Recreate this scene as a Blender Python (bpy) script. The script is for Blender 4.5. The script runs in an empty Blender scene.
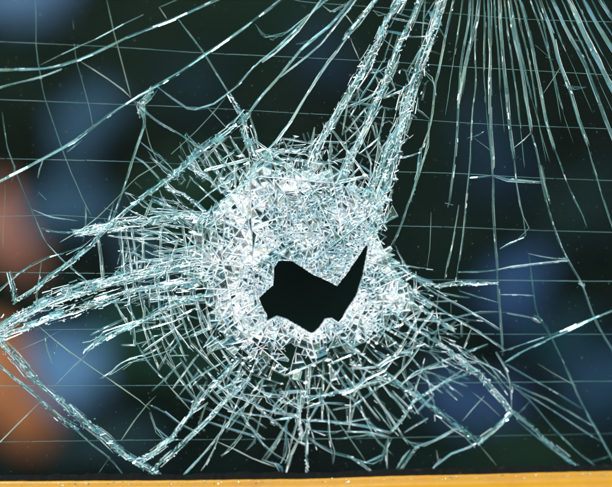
import bpy, bmesh, math, random
import numpy as np
from mathutils import Vector, Matrix, Euler

random.seed(7)
rng = random.Random(11)
C = bpy.context.scene.collection
SC = bpy.context.scene

# ------------------------------------------------------------------ camera
DIST, LENS = 1.2, 116.8
PITCH, YAW, ROLL = math.radians(-10), math.radians(5), math.radians(1.0)
cam_d = bpy.data.cameras.new('camera')
cam = bpy.data.objects.new('camera', cam_d)
C.objects.link(cam)
CENTER = Vector((0, 0, 1.0))
# camera looks along +Y, turned a little to the right-hand far side of the pane
rot = Matrix.Rotation(-YAW, 3, 'Z') @ Matrix.Rotation(math.pi / 2 + PITCH, 3, 'X') @ Matrix.Rotation(ROLL, 3, 'Z')
fwd = rot @ Vector((0, 0, -1))
cam.location = CENTER - fwd * DIST
cam.rotation_euler = rot.to_euler()
cam_d.lens = LENS
cam_d.sensor_width = 36
cam_d.clip_start = 0.05
cam_d.clip_end = 200
cam_d.dof.use_dof = True
cam_d.dof.focus_distance = DIST - 0.006
cam_d.dof.aperture_fstop = 2.9
SC.camera = cam

# ------------------------------------------------------------------ sky and sun
SUN_EL, SUN_AZ = math.radians(36), math.radians(200)   # azimuth from +Y, clockwise: behind the camera, to its left
w = bpy.data.worlds.new('World')
SC.world = w
w.use_nodes = True
nt = w.node_tree
nt.nodes.clear()
out = nt.nodes.new('ShaderNodeOutputWorld')
bg = nt.nodes.new('ShaderNodeBackground')
sky = nt.nodes.new('ShaderNodeTexSky')
sky.sky_type = 'NISHITA'
sky.sun_disc = False
sky.sun_elevation = SUN_EL
sky.sun_rotation = SUN_AZ
nt.links.new(sky.outputs[0], bg.inputs[0])
bg.inputs[1].default_value = 0.10
nt.links.new(bg.outputs[0], out.inputs[0])
sd = bpy.data.lights.new('sun', 'SUN')
sd.energy = 5.0
sd.angle = math.radians(0.5)
sd.color = (1.0, 0.98, 0.955)
sun = bpy.data.objects.new('sun', sd)
C.objects.link(sun)
sdir = Vector((math.sin(SUN_AZ) * math.cos(SUN_EL), math.cos(SUN_AZ) * math.cos(SUN_EL), math.sin(SUN_EL)))
sun.rotation_euler = (-sdir).to_track_quat('-Z', 'Y').to_euler()
sun.location = sdir * 5

SC.view_settings.view_transform = 'Standard'
SC.view_settings.look = 'None'
SC.view_settings.gamma = 1
SC.view_settings.exposure = 0.5
SC.view_settings.use_curve_mapping = False
SC.render.engine = 'CYCLES'
SC.cycles.transparent_max_bounces = 48
SC.cycles.max_bounces = 6

# ------------------------------------------------------------------ photo pixel -> point on the pane (plane y = 0)
def ray(px, py):
    u = (px - 306) / 612 * 36 / LENS
    v = -(py - 243.5) / 612 * 36 / LENS
    return rot @ Vector((u, v, -1))
def on_plane(px, py, y=0.0):
    d = ray(px, py)
    o = cam.location
    return o + d * ((y - o.y) / d.y)
def P2(px, py):
    q = on_plane(px, py)
    return (q.x, q.z)
S = (on_plane(400, 243) - on_plane(200, 243)).length / 200      # metres per photo pixel on the pane

# ------------------------------------------------------------------ materials
def new_mat(name):
    m = bpy.data.materials.new(name)
    m.use_nodes = True
    m.node_tree.nodes.clear()
    return m, m.node_tree.nodes, m.node_tree.links
def N(nodes, t, **kw):
    n = nodes.new(t)
    for k, v in kw.items():
        n.inputs[k].default_value = v
    return n

def glass_pane_mat():
    m, n, l = new_mat('pane_glass')
    o = n.new('ShaderNodeOutputMaterial')
    tr = N(n, 'ShaderNodeBsdfTransparent', Color=(0.965, 0.985, 0.985, 1))
    gl = N(n, 'ShaderNodeBsdfGlossy', Color=(.35, .8, .7, 1), Roughness=0.03)
    fr = N(n, 'ShaderNodeFresnel', IOR=1.18)
    mx = n.new('ShaderNodeMixShader')
    l.new(fr.outputs[0], mx.inputs[0]); l.new(tr.outputs[0], mx.inputs[1]); l.new(gl.outputs[0], mx.inputs[2])
    df = N(n, 'ShaderNodeBsdfDiffuse', Color=(0.45, 0.62, 0.58, 1))
    tc = n.new('ShaderNodeTexCoord')
    ns = N(n, 'ShaderNodeTexNoise', Scale=14.0, Detail=8.0, Roughness=0.65)
    l.new(tc.outputs['Object'], ns.inputs['Vector'])
    sp = N(n, 'ShaderNodeTexNoise', Scale=420.0, Detail=2.0)
    l.new(tc.outputs['Object'], sp.inputs['Vector'])
    mr = N(n, 'ShaderNodeMapRange'); mr.inputs['From Min'].default_value = .35; mr.inputs['From Max'].default_value = .75
    mr.inputs['To Min'].default_value = 0.0002; mr.inputs['To Max'].default_value = 0.003
    l.new(ns.outputs[0], mr.inputs['Value'])
    mr2 = N(n, 'ShaderNodeMapRange'); mr2.inputs['From Min'].default_value = .70; mr2.inputs['From Max'].default_value = .80
    mr2.inputs['To Max'].default_value = 0.07
    l.new(sp.outputs[0], mr2.inputs['Value'])
    ad = n.new('ShaderNodeMath'); ad.operation = 'ADD'
    l.new(mr.outputs[0], ad.inputs[0]); l.new(mr2.outputs[0], ad.inputs[1])
    m2 = n.new('ShaderNodeMixShader')
    l.new(ad.outputs[0], m2.inputs[0]); l.new(mx.outputs[0], m2.inputs[1]); l.new(df.outputs[0], m2.inputs[2])
    l.new(m2.outputs[0], o.inputs[0])
    return m

def broken_glass_mat(name, clear, frosted, a0, a1, rough=0.18, gloss=0.25, grain=0.0, power=1.0):
    """tone 0 = clean fracture of green glass, tone 1 = powdery crushed glass, also glints painted white"""
    m, n, l = new_mat(name)
    o = n.new('ShaderNodeOutputMaterial')
    at = n.new('ShaderNodeAttribute'); at.attribute_name = 'tone'
    tone = at.outputs['Fac']
    if grain:
        tc = n.new('ShaderNodeTexCoord')
        ns = N(n, 'ShaderNodeTexNoise', Scale=900.0, Detail=3.0)
        l.new(tc.outputs['Object'], ns.inputs['Vector'])
        mr = N(n, 'ShaderNodeMapRange'); mr.inputs['From Min'].default_value = .3; mr.inputs['From Max'].default_value = .7
        mr.inputs['To Min'].default_value = -grain; mr.inputs['To Max'].default_value = grain
        l.new(ns.outputs[0], mr.inputs['Value'])
        ad = n.new('ShaderNodeMath'); ad.operation = 'ADD'; ad.use_clamp = True
        l.new(tone, ad.inputs[0]); l.new(mr.outputs[0], ad.inputs[1])
        tone = ad.outputs[0]
    cm = n.new('ShaderNodeMix'); cm.data_type = 'RGBA'
    cm.inputs[6].default_value = clear; cm.inputs[7].default_value = frosted
    l.new(tone, cm.inputs[0])
    df = n.new('ShaderNodeBsdfDiffuse'); l.new(cm.outputs[2], df.inputs['Color'])
    tl = n.new('ShaderNodeBsdfTranslucent'); l.new(cm.outputs[2], tl.inputs['Color'])
    dm = n.new('ShaderNodeMixShader'); dm.inputs[0].default_value = 0.35
    l.new(df.outputs[0], dm.inputs[1]); l.new(tl.outputs[0], dm.inputs[2])
    gl = N(n, 'ShaderNodeBsdfGlossy', Roughness=rough)
    gc = n.new('ShaderNodeMix'); gc.data_type = 'RGBA'
    gc.inputs[6].default_value = (.45, .93, 1.0, 1); gc.inputs[7].default_value = (.88, .96, 1, 1)
    l.new(tone, gc.inputs[0]); l.new(gc.outputs[2], gl.inputs['Color'])
    gm = n.new('ShaderNodeMixShader')
    gr = N(n, 'ShaderNodeMapRange'); gr.inputs['To Min'].default_value = min(.9, gloss * 2.2); gr.inputs['To Max'].default_value = gloss * .8
    l.new(tone, gr.inputs['Value']); l.new(gr.outputs[0], gm.inputs[0])
    l.new(dm.outputs[0], gm.inputs[1]); l.new(gl.outputs[0], gm.inputs[2])
    tr = N(n, 'ShaderNodeBsdfTransparent', Color=(0.86, 0.95, 0.95, 1))
    mr = N(n, 'ShaderNodeMapRange'); mr.inputs['To Min'].default_value = a0; mr.inputs['To Max'].default_value = a1
    pw = n.new('ShaderNodeMath'); pw.operation = 'POWER'; pw.inputs[1].default_value = power
    l.new(tone, pw.inputs[0]); l.new(pw.outputs[0], mr.inputs['Value'])
    mx = n.new('ShaderNodeMixShader')
    l.new(mr.outputs[0], mx.inputs[0]); l.new(tr.outputs[0], mx.inputs[1]); l.new(gm.outputs[0], mx.inputs[2])
    l.new(mx.outputs[0], o.inputs[0])
    return m

def simple_mat(name, col, rough=0.5, spec=0.5, noise=None, metallic=0.0, coat=0.0, bump=None):
    m, n, l = new_mat(name)
    o = n.new('ShaderNodeOutputMaterial')
    b = n.new('ShaderNodeBsdfPrincipled')
    b.inputs['Roughness'].default_value = rough
    b.inputs['Specular IOR Level'].default_value = spec
    b.inputs['Metallic'].default_value = metallic
    b.inputs['Coat Weight'].default_value = coat
    tc = n.new('ShaderNodeTexCoord')
    if noise:
        sc, c2, lo, hi = noise
        ns = N(n, 'ShaderNodeTexNoise', Scale=sc, Detail=6.0, Roughness=0.6)
        l.new(tc.outputs['Object'], ns.inputs['Vector'])
        mr = N(n, 'ShaderNodeMapRange'); mr.inputs['From Min'].default_value = lo; mr.inputs['From Max'].default_value = hi
        l.new(ns.outputs[0], mr.inputs['Value'])
        cm = n.new('ShaderNodeMix'); cm.data_type = 'RGBA'
        cm.inputs[6].default_value = (*col, 1); cm.inputs[7].default_value = (*c2, 1)
        l.new(mr.outputs[0], cm.inputs[0]); l.new(cm.outputs[2], b.inputs['Base Color'])
    else:
        b.inputs['Base Color'].default_value = (*col, 1)
    if bump:
        ns = N(n, 'ShaderNodeTexNoise', Scale=bump[0], Detail=4.0)
        l.new(tc.outputs['Object'], ns.inputs['Vector'])
        bp = N(n, 'ShaderNodeBump', Strength=bump[1], Distance=0.001)
        l.new(ns.outputs[0], bp.inputs['Height']); l.new(bp.outputs[0], b.inputs['Normal'])
    l.new(b.outputs[0], o.inputs[0])
    return m

M_PANE = glass_pane_mat()
M_CRACK = broken_glass_mat('cracked_glass', (0.015, 0.25, 0.27, 1), (0.96, 0.975, 1.0, 1), 0.22, 1.0, 0.15, 0.40, power=1.4)
M_FACE = broken_glass_mat('shard_face_glass', (0.10, 0.17, 0.20, 1), (0.92, 0.96, 0.97, 1), 0.10, 0.92, 0.12, 0.35, 0.25)  # bluish clear tone puts some sky reflection into the colour
M_EDGE = broken_glass_mat('shard_edge_glass', (0.50, 0.66, 0.70, 1), (0.97, 0.98, 1.0, 1), 0.6, 1.0, 0.2, 0.3, 0.2)
M_HAIR = broken_glass_mat('hairline_glass', (0.16, 0.30, 0.28, 1), (0.62, 0.62, 0.52, 1), 0.25, 0.7, 0.3, 0.1)
M_WIRE = simple_mat('wire_print', (0.06, 0.135, 0.14), 0.5, 0.4)

# ------------------------------------------------------------------ object helpers
def tag(o, label=None, cat=None, group=None, kind=None):
    if label: o['label'] = label
    if cat: o['category'] = cat
    if group: o['group'] = group
    if kind: o['kind'] = kind
    return o
def empty(name, loc):
    o = bpy.data.objects.new(name, None)
    o.empty_display_size = 0.02
    C.objects.link(o)
    o.location = loc
    return o

class Buf:
    """collects small pieces given in photo pixels on the pane; depth d in pixels, positive towards the viewer"""
    def __init__(self):
        self.v, self.f, self.t, self.m = [], [], [], []
    def pt(self, x, y, d):
        a = P2(x, y)
        self.v.append((a[0], -d * S, a[1]))
        return len(self.v) - 1
    def face(self, idx, tone, mi=0):
        self.f.append(idx); self.t.append(tone); self.m.append(mi)
    def sliver(self, x0, y0, x1, y1, wd, tone, d=0.0, bow=0.0):
        """a splinter: tapered three-sided prism with pointed ends"""
        dx, dy = x1 - x0, y1 - y0
        L = math.hypot(dx, dy) + 1e-6
        ux, uy = dx / L, dy / L
        nx, ny = -uy, ux
        ph = rng.uniform(0, 6.28)
        a = self.pt(x0, y0, d + rng.uniform(-.6, .6))
        b = self.pt(x1, y1, d + rng.uniform(-.6, .6))
        rings = []
        ts = (rng.uniform(.2, .4), rng.uniform(.6, .8)) if L > 6 else (rng.uniform(.35, .65),)
        for t in ts:
            r = wd * .5 * rng.uniform(.75, 1.2)
            cx, cy = x0 + dx * t + nx * bow * 4 * t * (1 - t), y0 + dy * t + ny * bow * 4 * t * (1 - t)
            ring = []
            for k in range(3):
                g = ph + k * 2.094 + rng.uniform(-.3, .3)
                ring.append(self.pt(cx + nx * r * math.cos(g), cy + ny * r * math.cos(g), d + r * .8 * math.sin(g)))
            rings.append(ring)
        for k in range(3):
            j = (k + 1) % 3
            tn = min(1, max(0, tone + rng.uniform(-.12, .12)))
            self.face((a, rings[0][j], rings[0][k]), tn)
            for q in range(len(rings) - 1):
                self.face((rings[q][k], rings[q][j], rings[q + 1][j], rings[q + 1][k]), tn)
            self.face((rings[-1][k], rings[-1][j], b), tn)
    def strand(self, pts, wd, tone, d=0.0, vary=.35, taper=True, flat=.5, twist=1.0):
        """a continuous fracture edge along a line: four-sided, its width and twist wandering"""
        n = len(pts)
        if n < 2: return
        prev = None
        ph = rng.uniform(0, 6.28) if twist == 1 else rng.uniform(-.5, .5); dph = rng.uniform(-.25, .25) * twist
        wn = rng.uniform(.8, 1.2)
        for i, (x, y) in enumerate(pts):
            x0, y0 = pts[max(0, i - 1)]; x1, y1 = pts[min(n - 1, i + 1)]
            L = math.hypot(x1 - x0, y1 - y0) + 1e-6
            nx, ny = -(y1 - y0) / L, (x1 - x0) / L
            wn = min(1.6, max(.45, wn + rng.uniform(-vary, vary) * .5))
            e = 1.0
            if taper:
                e = min(1.0, .15 + min(i, n - 1 - i) * .35)
            r = wd * .5 * wn * e
            ph += dph * .5 + rng.uniform(-.18, .18) * twist
            ring = []
            for k in range(4):
                g = ph + k * math.pi / 2
                ring.append(self.pt(x + nx * r * math.cos(g), y + ny * r * math.cos(g), d + r * flat * math.sin(g)))
            if prev:
                for k in range(4):
                    j = (k + 1) % 4
                    self.face((prev[k], prev[j], ring[j], ring[k]), min(1, max(0, tone + rng.uniform(-.1, .1))))
            else:
                self.face(tuple(ring[::-1]), tone)
            prev = ring
        self.face(tuple(prev), tone)
    def build(self, name, mats, parent=None, origin=None):
        me = bpy.data.meshes.new(name)
        off = origin or (0, 0, 0)
        me.from_pydata([(a - off[0], b - off[1], c - off[2]) for a, b, c in self.v], [], self.f)
        at = me.attributes.new('tone', 'FLOAT', 'FACE')
        at.data.foreach_set('value', self.t)
        if not isinstance(mats, (list, tuple)): mats = [mats]
        for m in mats: me.materials.append(m)
        if len(mats) > 1: me.polygons.foreach_set('material_index', self.m)
        o = bpy.data.objects.new(name, me)
        C.objects.link(o)
        if parent:
            o.parent = parent
            o.location = Vector(off) - parent.location
        else:
            o.location = off
        return o

def smooth(pts, step=3.0):
    """Catmull-Rom through traced points, resampled"""
    if len(pts) == 2:
        dense = [pts[0], pts[1]]
    else:
        dense = []
        for i in range(len(pts) - 1):
            p0 = pts[max(0, i - 1)]; p1 = pts[i]; p2 = pts[i + 1]; p3 = pts[min(len(pts) - 1, i + 2)]
            for k in range(8):
                t = k / 8
                q = []
                for a in (0, 1):
                    q.append(.5 * (2 * p1[a] + (p2[a] - p0[a]) * t + (2 * p0[a] - 5 * p1[a] + 4 * p2[a] - p3[a]) * t * t
                                   + (3 * p1[a] - p0[a] - 3 * p2[a] + p3[a]) * t ** 3))
                dense.append(tuple(q))
        dense.append(pts[-1])
    outp = [dense[0]]; acc = 0
    for a, b in zip(dense, dense[1:]):
        L = math.hypot(b[0] - a[0], b[1] - a[1])
        while acc + L >= step:
            t = (step - acc) / L
            a = (a[0] + (b[0] - a[0]) * t, a[1] + (b[1] - a[1]) * t)
            outp.append(a)
            L = math.hypot(b[0] - a[0], b[1] - a[1]); acc = 0
        acc += L
    if math.hypot(outp[-1][0] - dense[-1][0], outp[-1][1] - dense[-1][1]) > step * .4 or len(outp) < 2:
        outp.append(dense[-1])
    return outp
def frame(pts, i):
    x0, y0 = pts[max(0, i - 1)]; x1, y1 = pts[min(len(pts) - 1, i + 1)]
    L = math.hypot(x1 - x0, y1 - y0) + 1e-6
    return (x1 - x0) / L, (y1 - y0) / L
def offset(pts, o0, o1, wob):
    r = []
    o = o0
    n = len(pts)
    wv = 0
    for i, p in enumerate(pts):
        ux, uy = frame(pts, i)
        wv = wv * .8 + rng.uniform(-wob, wob)
        o = o0 + (o1 - o0) * i / max(1, n - 1) + wv
        r.append((p[0] - uy * o, p[1] + ux * o))
    return r

# ------------------------------------------------------------------ the setting: dark wall added as a stand-in for the darkness behind the pane, with blurred shapes on it
BACKDROP_Y = 5.0
def solid(name, verts, faces, mat, parent=None, origin=(0, 0, 0), smooth_=False):
    me = bpy.data.meshes.new(name)
    me.from_pydata([tuple(Vector(v) - Vector(origin)) for v in verts], [], faces)
    me.materials.append(mat)
    if smooth_: me.polygons.foreach_set('use_smooth', [True] * len(me.polygons))
    o = bpy.data.objects.new(name, me)
    C.objects.link(o)
    o.location = origin
    if parent:
        o.parent = parent; o.location = Vector(origin) - parent.location
    return o
def boxv(x0, x1, y0, y1, z0, z1):
    v = [(x, y, z) for x in (x0, x1) for y in (y0, y1) for z in (z0, z1)]
    f = [(0, 1, 3, 2), (4, 6, 7, 5), (0, 4, 5, 1), (2, 3, 7, 6), (0, 2, 6, 4), (1, 5, 7, 3)]
    return v, f
M_BACKDROP = simple_mat('backdrop_black', (0.0010, 0.002, 0.0018), 0.9, 0.02, noise=(1.8, (0.0025, 0.010, 0.008), .42, .78))
v, f = boxv(-3.5, 4.5, BACKDROP_Y, BACKDROP_Y + .2, -2.5, 3.5)
backdrop = solid('dark_backdrop', v, f, M_BACKDROP)
tag(backdrop, 'dark greenish black wall standing in for the darkness behind the broken glass', 'backdrop', kind='structure')

def lump(px, py, rx, ry, col, label, group=None, cat='blurred shape', name='blurred_blue_shape', seed=0):
    """plain rounded form made up for an unidentified blurred patch, standing out from the far wall; radii in photo pixels"""
    r_ = random.Random(seed)
    c = on_plane(px, py, BACKDROP_Y)
    k = S * (c - cam.location).length / DIST
    m = simple_mat(name + '_tint', (col[0] * (.46 if col[0] > col[2] else .34), col[1] * .46, col[2] * .50), 0.9, 0.05)
    me = bpy.data.meshes.new(name)
    bm = bmesh.new()
    bmesh.ops.create_icosphere(bm, subdivisions=4, radius=1)
    ph = [r_.uniform(0, 6.28) for _ in range(6)]
    for vv in bm.verts:
        a = math.atan2(vv.co.z, vv.co.x)
        g = 1 + .26 * math.sin(2 * a + ph[0]) + .17 * math.sin(3 * a + ph[1]) + .08 * math.sin(5 * a + ph[2])
        vv.co = Vector((vv.co.x * rx * k * g, vv.co.y * min(rx, ry) * k * .8, vv.co.z * ry * k * g))
    bm.to_mesh(me); bm.free()
    me.polygons.foreach_set('use_smooth', [True] * len(me.polygons))
    me.materials.append(m)
    o = bpy.data.objects.new(name, me)
    C.objects.link(o)
    o.location = (c.x, BACKDROP_Y - .02, c.z)
    tag(o, label, cat, group)
    return o
G = 'blurred shapes beyond the glass'
B1, B2, B3 = (0.035, 0.085, 0.17), (0.040, 0.080, 0.125), (0.010, 0.024, 0.042)
lump(32, -2, 46, 40, (0.11, 0.17, 0.28), 'blurred slate blue shape in the corner above the long upper crack', G, seed=1)
lump(85, 128, 34, 40, B2, 'dim blurred blue shape behind the long rising crack', G, seed=2)
lump(72, 210, 40, 38, B2, 'dim blurred blue shape beside the upper orange shape', G, seed=3)
lump(72, 372, 36, 52, (0.13, 0.22, 0.36), 'large blurred pale blue shape beside the lower orange shape', G, seed=4)
lump(150, 262, 26, 26, B2, 'small dim blurred blue shape behind the white crack bundle', G, seed=5)
lump(514, 292, 40, 34, (0.03, 0.065, 0.14), 'round blurred deep blue shape behind the thin cracks right of the hole', G, seed=6)
lump(472, 402, 42, 36, (0.032, 0.062, 0.13), 'blurred deep blue shape behind the V of cracks above the yellow frame', G, seed=7)
lump(600, 385, 34, 52, (0.018, 0.045, 0.075), 'tall dim blurred blue shape behind the crack by the pane edge', G, seed=8)
lump(492, 160, 34, 55, B3, 'faint blurred navy shape behind the fan of upright cracks', G, seed=9)
lump(325, 62, 34, 30, B3, 'faint blurred navy shape behind the slanting upper cracks', G, seed=10)
lump(110, 440, 50, 24, (0.02, 0.04, 0.045), 'faint blurred grey green shape just above the yellow frame', G, name='blurred_grey_shape', seed=13)
lump(8, 232, 30, 46, (0.34, 0.15, 0.10), 'upper blurred brownish orange shape behind the end of the white crack bundle', G, name='blurred_orange_shape', seed=11)
lump(6, 385, 42, 62, (0.40, 0.155, 0.06), 'lower blurred orange shape beside the pale blue shape', G, name='blurred_orange_shape', seed=12)
lump(300, 372, 60, 30, (0.006, 0.02, 0.012), 'very dim blurred green shape under the hole', G, name='blurred_green_shape', seed=14)
lump(185, 200, 60, 55, (0.008, 0.026, 0.014), 'dim blurred green shape behind the cracks beside the crushed ring', G, name='blurred_green_shape', seed=15)
lump(160, 350, 55, 60, (0.008, 0.028, 0.016), 'dim blurred green shape behind the lattice of cracks below the white bundle', G, name='blurred_green_shape', seed=16)
lump(520, 450, 60, 22, (0.008, 0.026, 0.012), 'dim blurred green shape low behind the V of cracks', G, name='blurred_green_shape', seed=17)

lump(128, 322, 30, 26, (0.02, 0.07, 0.075), 'dim blurred teal shape between the white crack bundle and the pale blue shape', G, name='blurred_teal_shape', seed=18)
lump(196, 92, 46, 30, (0.006, 0.018, 0.022), 'very faint blurred teal shape behind the knot of the upper cracks', G, name='blurred_teal_shape', seed=19)
lump(560, 340, 40, 24, (0.010, 0.035, 0.045), 'dim blurred teal shape under the round deep blue shape', G, name='blurred_teal_shape', seed=20)
lump(585, 210, 34, 60, (0.004, 0.014, 0.014), 'very faint blurred dark teal shape behind the last cracks of the upright fan', G, name='blurred_teal_shape', seed=21)

# ------------------------------------------------------------------ window frame: yellow painted rail and rubber seal
M_YEL = simple_mat('yellow_paint', (0.31, 0.155, 0.003), 0.28, 0.5, noise=(25, (0.26, 0.115, 0.004), .5, .8), coat=.4, bump=(90, .25))
M_RUB = simple_mat('black_rubber', (0.003, 0.003, 0.003), 0.8, 0.08, noise=(160, (0.014, 0.014, 0.012), .6, .74), bump=(500, .5))
fr_root = empty('painted_metal_rail', Vector((0, 0, on_plane(306, 487).z - .06)))
tag(fr_root, 'yellow painted metal rail along the bottom edge of the glass', 'metal rail')
EDGE = [(-60, 481.6), (0, 481.2), (153, 480.6), (306, 479), (400, 476), (459, 474.8), (612, 471), (680, 469.5)]
def edge_y(x):
    for a, b in zip(EDGE, EDGE[1:]):
        if a[0] <= x <= b[0]:
            return a[1] + (b[1] - a[1]) * (x - a[0]) / (b[0] - a[0])
    return 475
def rail(name, prof, x0, x1, n, mat, wob, parent):
    """prof: (depth towards viewer mm, height below the paint edge mm); swept along the bottom of the pane"""
    vs, fs = [], []
    k = len(prof)
    for i in range(n + 1):
        px = x0 + (x1 - x0) * i / n
        q = on_plane(px, edge_y(px), -.009)
        j = rng.uniform(-wob, wob) + wob * (1.2 * math.sin(px * .043) + .9 * math.sin(px * .171 + 1) + .6 * math.sin(px * .39 + 2))
        for (d, h) in prof:
            vs.append((q.x, -d * .001, q.z - (h + j) * .001))
    for i in range(n):
        for a in range(k):
            b = (a + 1) % k
            fs.append((i * k + a, i * k + b, (i + 1) * k + b, (i + 1) * k + a))
    fs.append(tuple(range(k))); fs.append(tuple(n * k + a for a in reversed(range(k))))
    return solid(name, vs, fs, mat, parent, origin=tuple(parent.location), smooth_=False)
rl = rail('rail_body', [(8.2, .3), (8.5, .05), (8.9, 0), (9.4, .15), (9.8, .6), (10.0, 1.4), (10.2, 3.0), (10.6, 4.6), (11.4, 5.8), (12.6, 6.5), (13.6, 7.4),
                   (14.2, 9), (14.5, 12), (14.5, 40), (-6, 40), (-6, 9), (8.2, 6)], -60, 680, 240, M_YEL, .05, fr_root)
rl.data.polygons.foreach_set('use_smooth', [len(p.vertices) == 4 for p in rl.data.polygons])
sl = rail('rubber_seal', [(2.3, -2.2), (3.2, -2.6), (4.4, -2.5), (5.4, -2.0), (7.0, -.9), (8.1, .2), (8.1, 5.5), (2.3, 5.5)], -60, 680, 200, M_RUB, .35, fr_root)

# ------------------------------------------------------------------ the broken window
win = empty('shattered_pane', Vector((0, 0, on_plane(306, 487).z - .02)))
tag(win, 'shattered glass pane with a jagged black hole and radiating white cracks', 'glass pane')

HOLE = [(278, 261), (285, 260), (292, 261), (303, 268), (314, 275), (326, 280), (337, 286), (348, 272), (358, 257), (368.6, 241), (366, 257),
        (362, 277), (356, 296), (346, 311), (340, 323), (332, 318), (325, 319), (319, 328), (312, 334), (299, 326), (287, 319), (277, 316),
        (267, 321), (263.5, 326), (267, 315), (262, 306), (259, 297.5), (266, 291), (273, 285), (274, 277), (273, 270)]
CRUSH = [(213, 218), (207, 235), (201, 255), (203, 280), (210, 300), (216, 320), (226, 335), (235, 346), (246, 355), (262, 361), (280, 366),
         (300, 367), (320, 360), (338, 350), (352, 340), (366, 333), (384, 324), (398, 313), (406, 300), (398, 282), (391, 266), (385, 251),
         (374, 246), (376, 228), (381, 205), (376, 192), (360, 188), (345, 183), (325, 176), (300, 171), (280, 168), (258, 166), (240, 185), (225, 205)]
def inside(poly, x, y):
    r = False
    n = len(poly)
    for i in range(n):
        x0, y0 = poly[i]; x1, y1 = poly[(i + 1) % n]
        if (y0 > y) != (y1 > y) and x < (x1 - x0) * (y - y0) / (y1 - y0) + x0:
            r = not r
    return r
def pdist(poly, x, y):
    best = 1e9
    n = len(poly)
    for i in range(n):
        x0, y0 = poly[i]; x1, y1 = poly[(i + 1) % n]
        dx, dy = x1 - x0, y1 - y0
        t = max(0, min(1, ((x - x0) * dx + (y - y0) * dy) / (dx * dx + dy * dy)))
        best = min(best, math.hypot(x - x0 - dx * t, y - y0 - dy * t))
    return best

# pane: one slab, 4 mm thick, open where the glass is crushed to shards
bm = bmesh.new()
rim = [(-70, -70), (306, -70), (690, -70), (690, 243), (680, 476), (306, 484), (-70, 484), (-70, 243)]
inner = []
cxm, cym = 305, 280
for i, (x, y) in enumerate(CRUSH):
    inner.append((cxm + (x - cxm) * .96, cym + (y - cym) * .96))
edges = []
for loop in (rim, inner):
    vs = [bm.verts.new((P2(x, y)[0], -.002, P2(x, y)[1])) for x, y in loop]
    for i in range(len(vs)):
        edges.append(bm.edges.new((vs[i], vs[(i + 1) % len(vs)])))
bmesh.ops.triangle_fill(bm, use_beauty=True, use_dissolve=False, edges=edges)
ex = bmesh.ops.extrude_face_region(bm, geom=bm.faces[:] + bm.edges[:] + bm.verts[:])
for g in ex['geom']:
    if isinstance(g, bmesh.types.BMVert): g.co.y += .004
bmesh.ops.recalc_face_normals(bm, faces=bm.faces[:])
for vv in bm.verts: vv.co -= win.location
me = bpy.data.meshes.new('pane'); bm.to_mesh(me); bm.free()
me.materials.append(M_PANE)
pane = bpy.data.objects.new('glass_sheet', me); C.objects.link(pane); pane.parent = win

# heating wires printed on the inner face
WIRES = [[(280, -4), (306, 2), (360, 6), (420, 11), (470, 15), (540, 20), (690, 24)],
         [(-60, 39), (0, 42), (110, 47), (200, 53), (306, 58), (402, 63), (459, 67), (535, 71), (690, 80)],
         [(-60, 98), (0, 100), (100, 104), (200, 108), (306, 114), (402, 119), (500, 125), (690, 132)],
         [(-60, 157), (0, 159), (125, 162), (190, 165), (235, 168)], [(385, 172), (459, 174), (530, 178), (690, 184)],
         [(-60, 216), (0, 217), (60, 216), (120, 220), (205, 222)], [(378, 226), (459, 228), (540, 231), (690, 235)],
         [(-60, 273), (0, 273), (100, 274), (200, 274)], [(395, 280), (500, 281), (612, 282), (690, 282)],
         [(-60, 331), (0, 331), (100, 330), (212, 330)], [(390, 334), (500, 335), (690, 335)],
         [(-60, 387), (0, 387), (110, 386.5), (240, 386)], [(330, 385), (420, 384), (530, 383), (690, 381)],
         [(-60, 443), (0, 443), (150, 441), (306, 440), (430, 438), (540, 436), (690, 433)]]
for wpts in WIRES:
    b = Buf()
    run = []
    for p in smooth(wpts, 5):
        run.append((p[0], p[1] + rng.gauss(0, .06)))
        if rng.random() < .05 and len(run) > 4:          # the print is broken where cracks cross it
            b.strand(run, rng.uniform(.42, .62), .5, d=-3.6, vary=.12, taper=False, flat=.4)
            run = [(p[0] + rng.uniform(.3, 1.5), p[1] + rng.gauss(0, .25))]
    if len(run) > 2: b.strand(run, .55, .5, d=-3.6, vary=.12, taper=False, flat=.4)
    b.build('heating_wire', M_WIRE, win, origin=tuple(win.location))

# ------------------------------------------------------------------ cracks, traced along the photograph.
# (kind, width px, frosting, points): f = clean fracture, b = feathery bundle, h = hairline, g = wide fan band
CR = []
def c(kind, wd, tone, *pts): CR.append((kind, wd, tone, list(pts)))
# long cracks of the upper left
c('f', 2.6, .55, (-40, 70), (0, 70), (30, 69), (50, 68.5), (78, 60), (100, 51), (125, 38), (153, 27), (178, 17), (200, 7), (225, -4))
c('f', 1.5, .75, (-30, 95), (0, 88), (10, 84), (40, 78), (62, 69))
c('f', 3.2, .50, (-40, 202), (-2, 182), (18, 172), (45, 158), (75, 141), (100, 121), (130, 101), (153, 88), (180, 72), (206, 54), (230, 38), (255, 20), (285, -4))
c('h', 1.1, .15, (35, -4), (36, 25), (36, 50), (44, 95), (53, 122), (67, 162), (80, 193), (92, 217))
c('h', 1.0, .2, (73, 20), (76, 60), (82, 80), (90, 110), (93, 128))
c('h', 1.2, .5, (106, -4), (114, 33), (120, 55), (131, 97))
c('h', 1.7, .9, (81, 62), (100, 74), (120, 87), (131, 98))
c('h', .7, .25, (40, 65), (75, 48), (100, 37), (125, 23), (153, 10), (185, -4))
c('f', 1.2, .35, (2, 112), (7, 148), (18, 178), (27, 200), (38, 225), (47, 244))
c('h', .9, .1, (5, 183), (5, 200), (3, 225), (3, 250))
c('f', 2.4, .6, (138, 108), (146, 120), (137, 145), (131, 165), (123, 190), (118, 205), (110, 224))
c('b', 4.5, .75, (154, 87), (148, 98), (139, 105), (143, 117))
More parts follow.
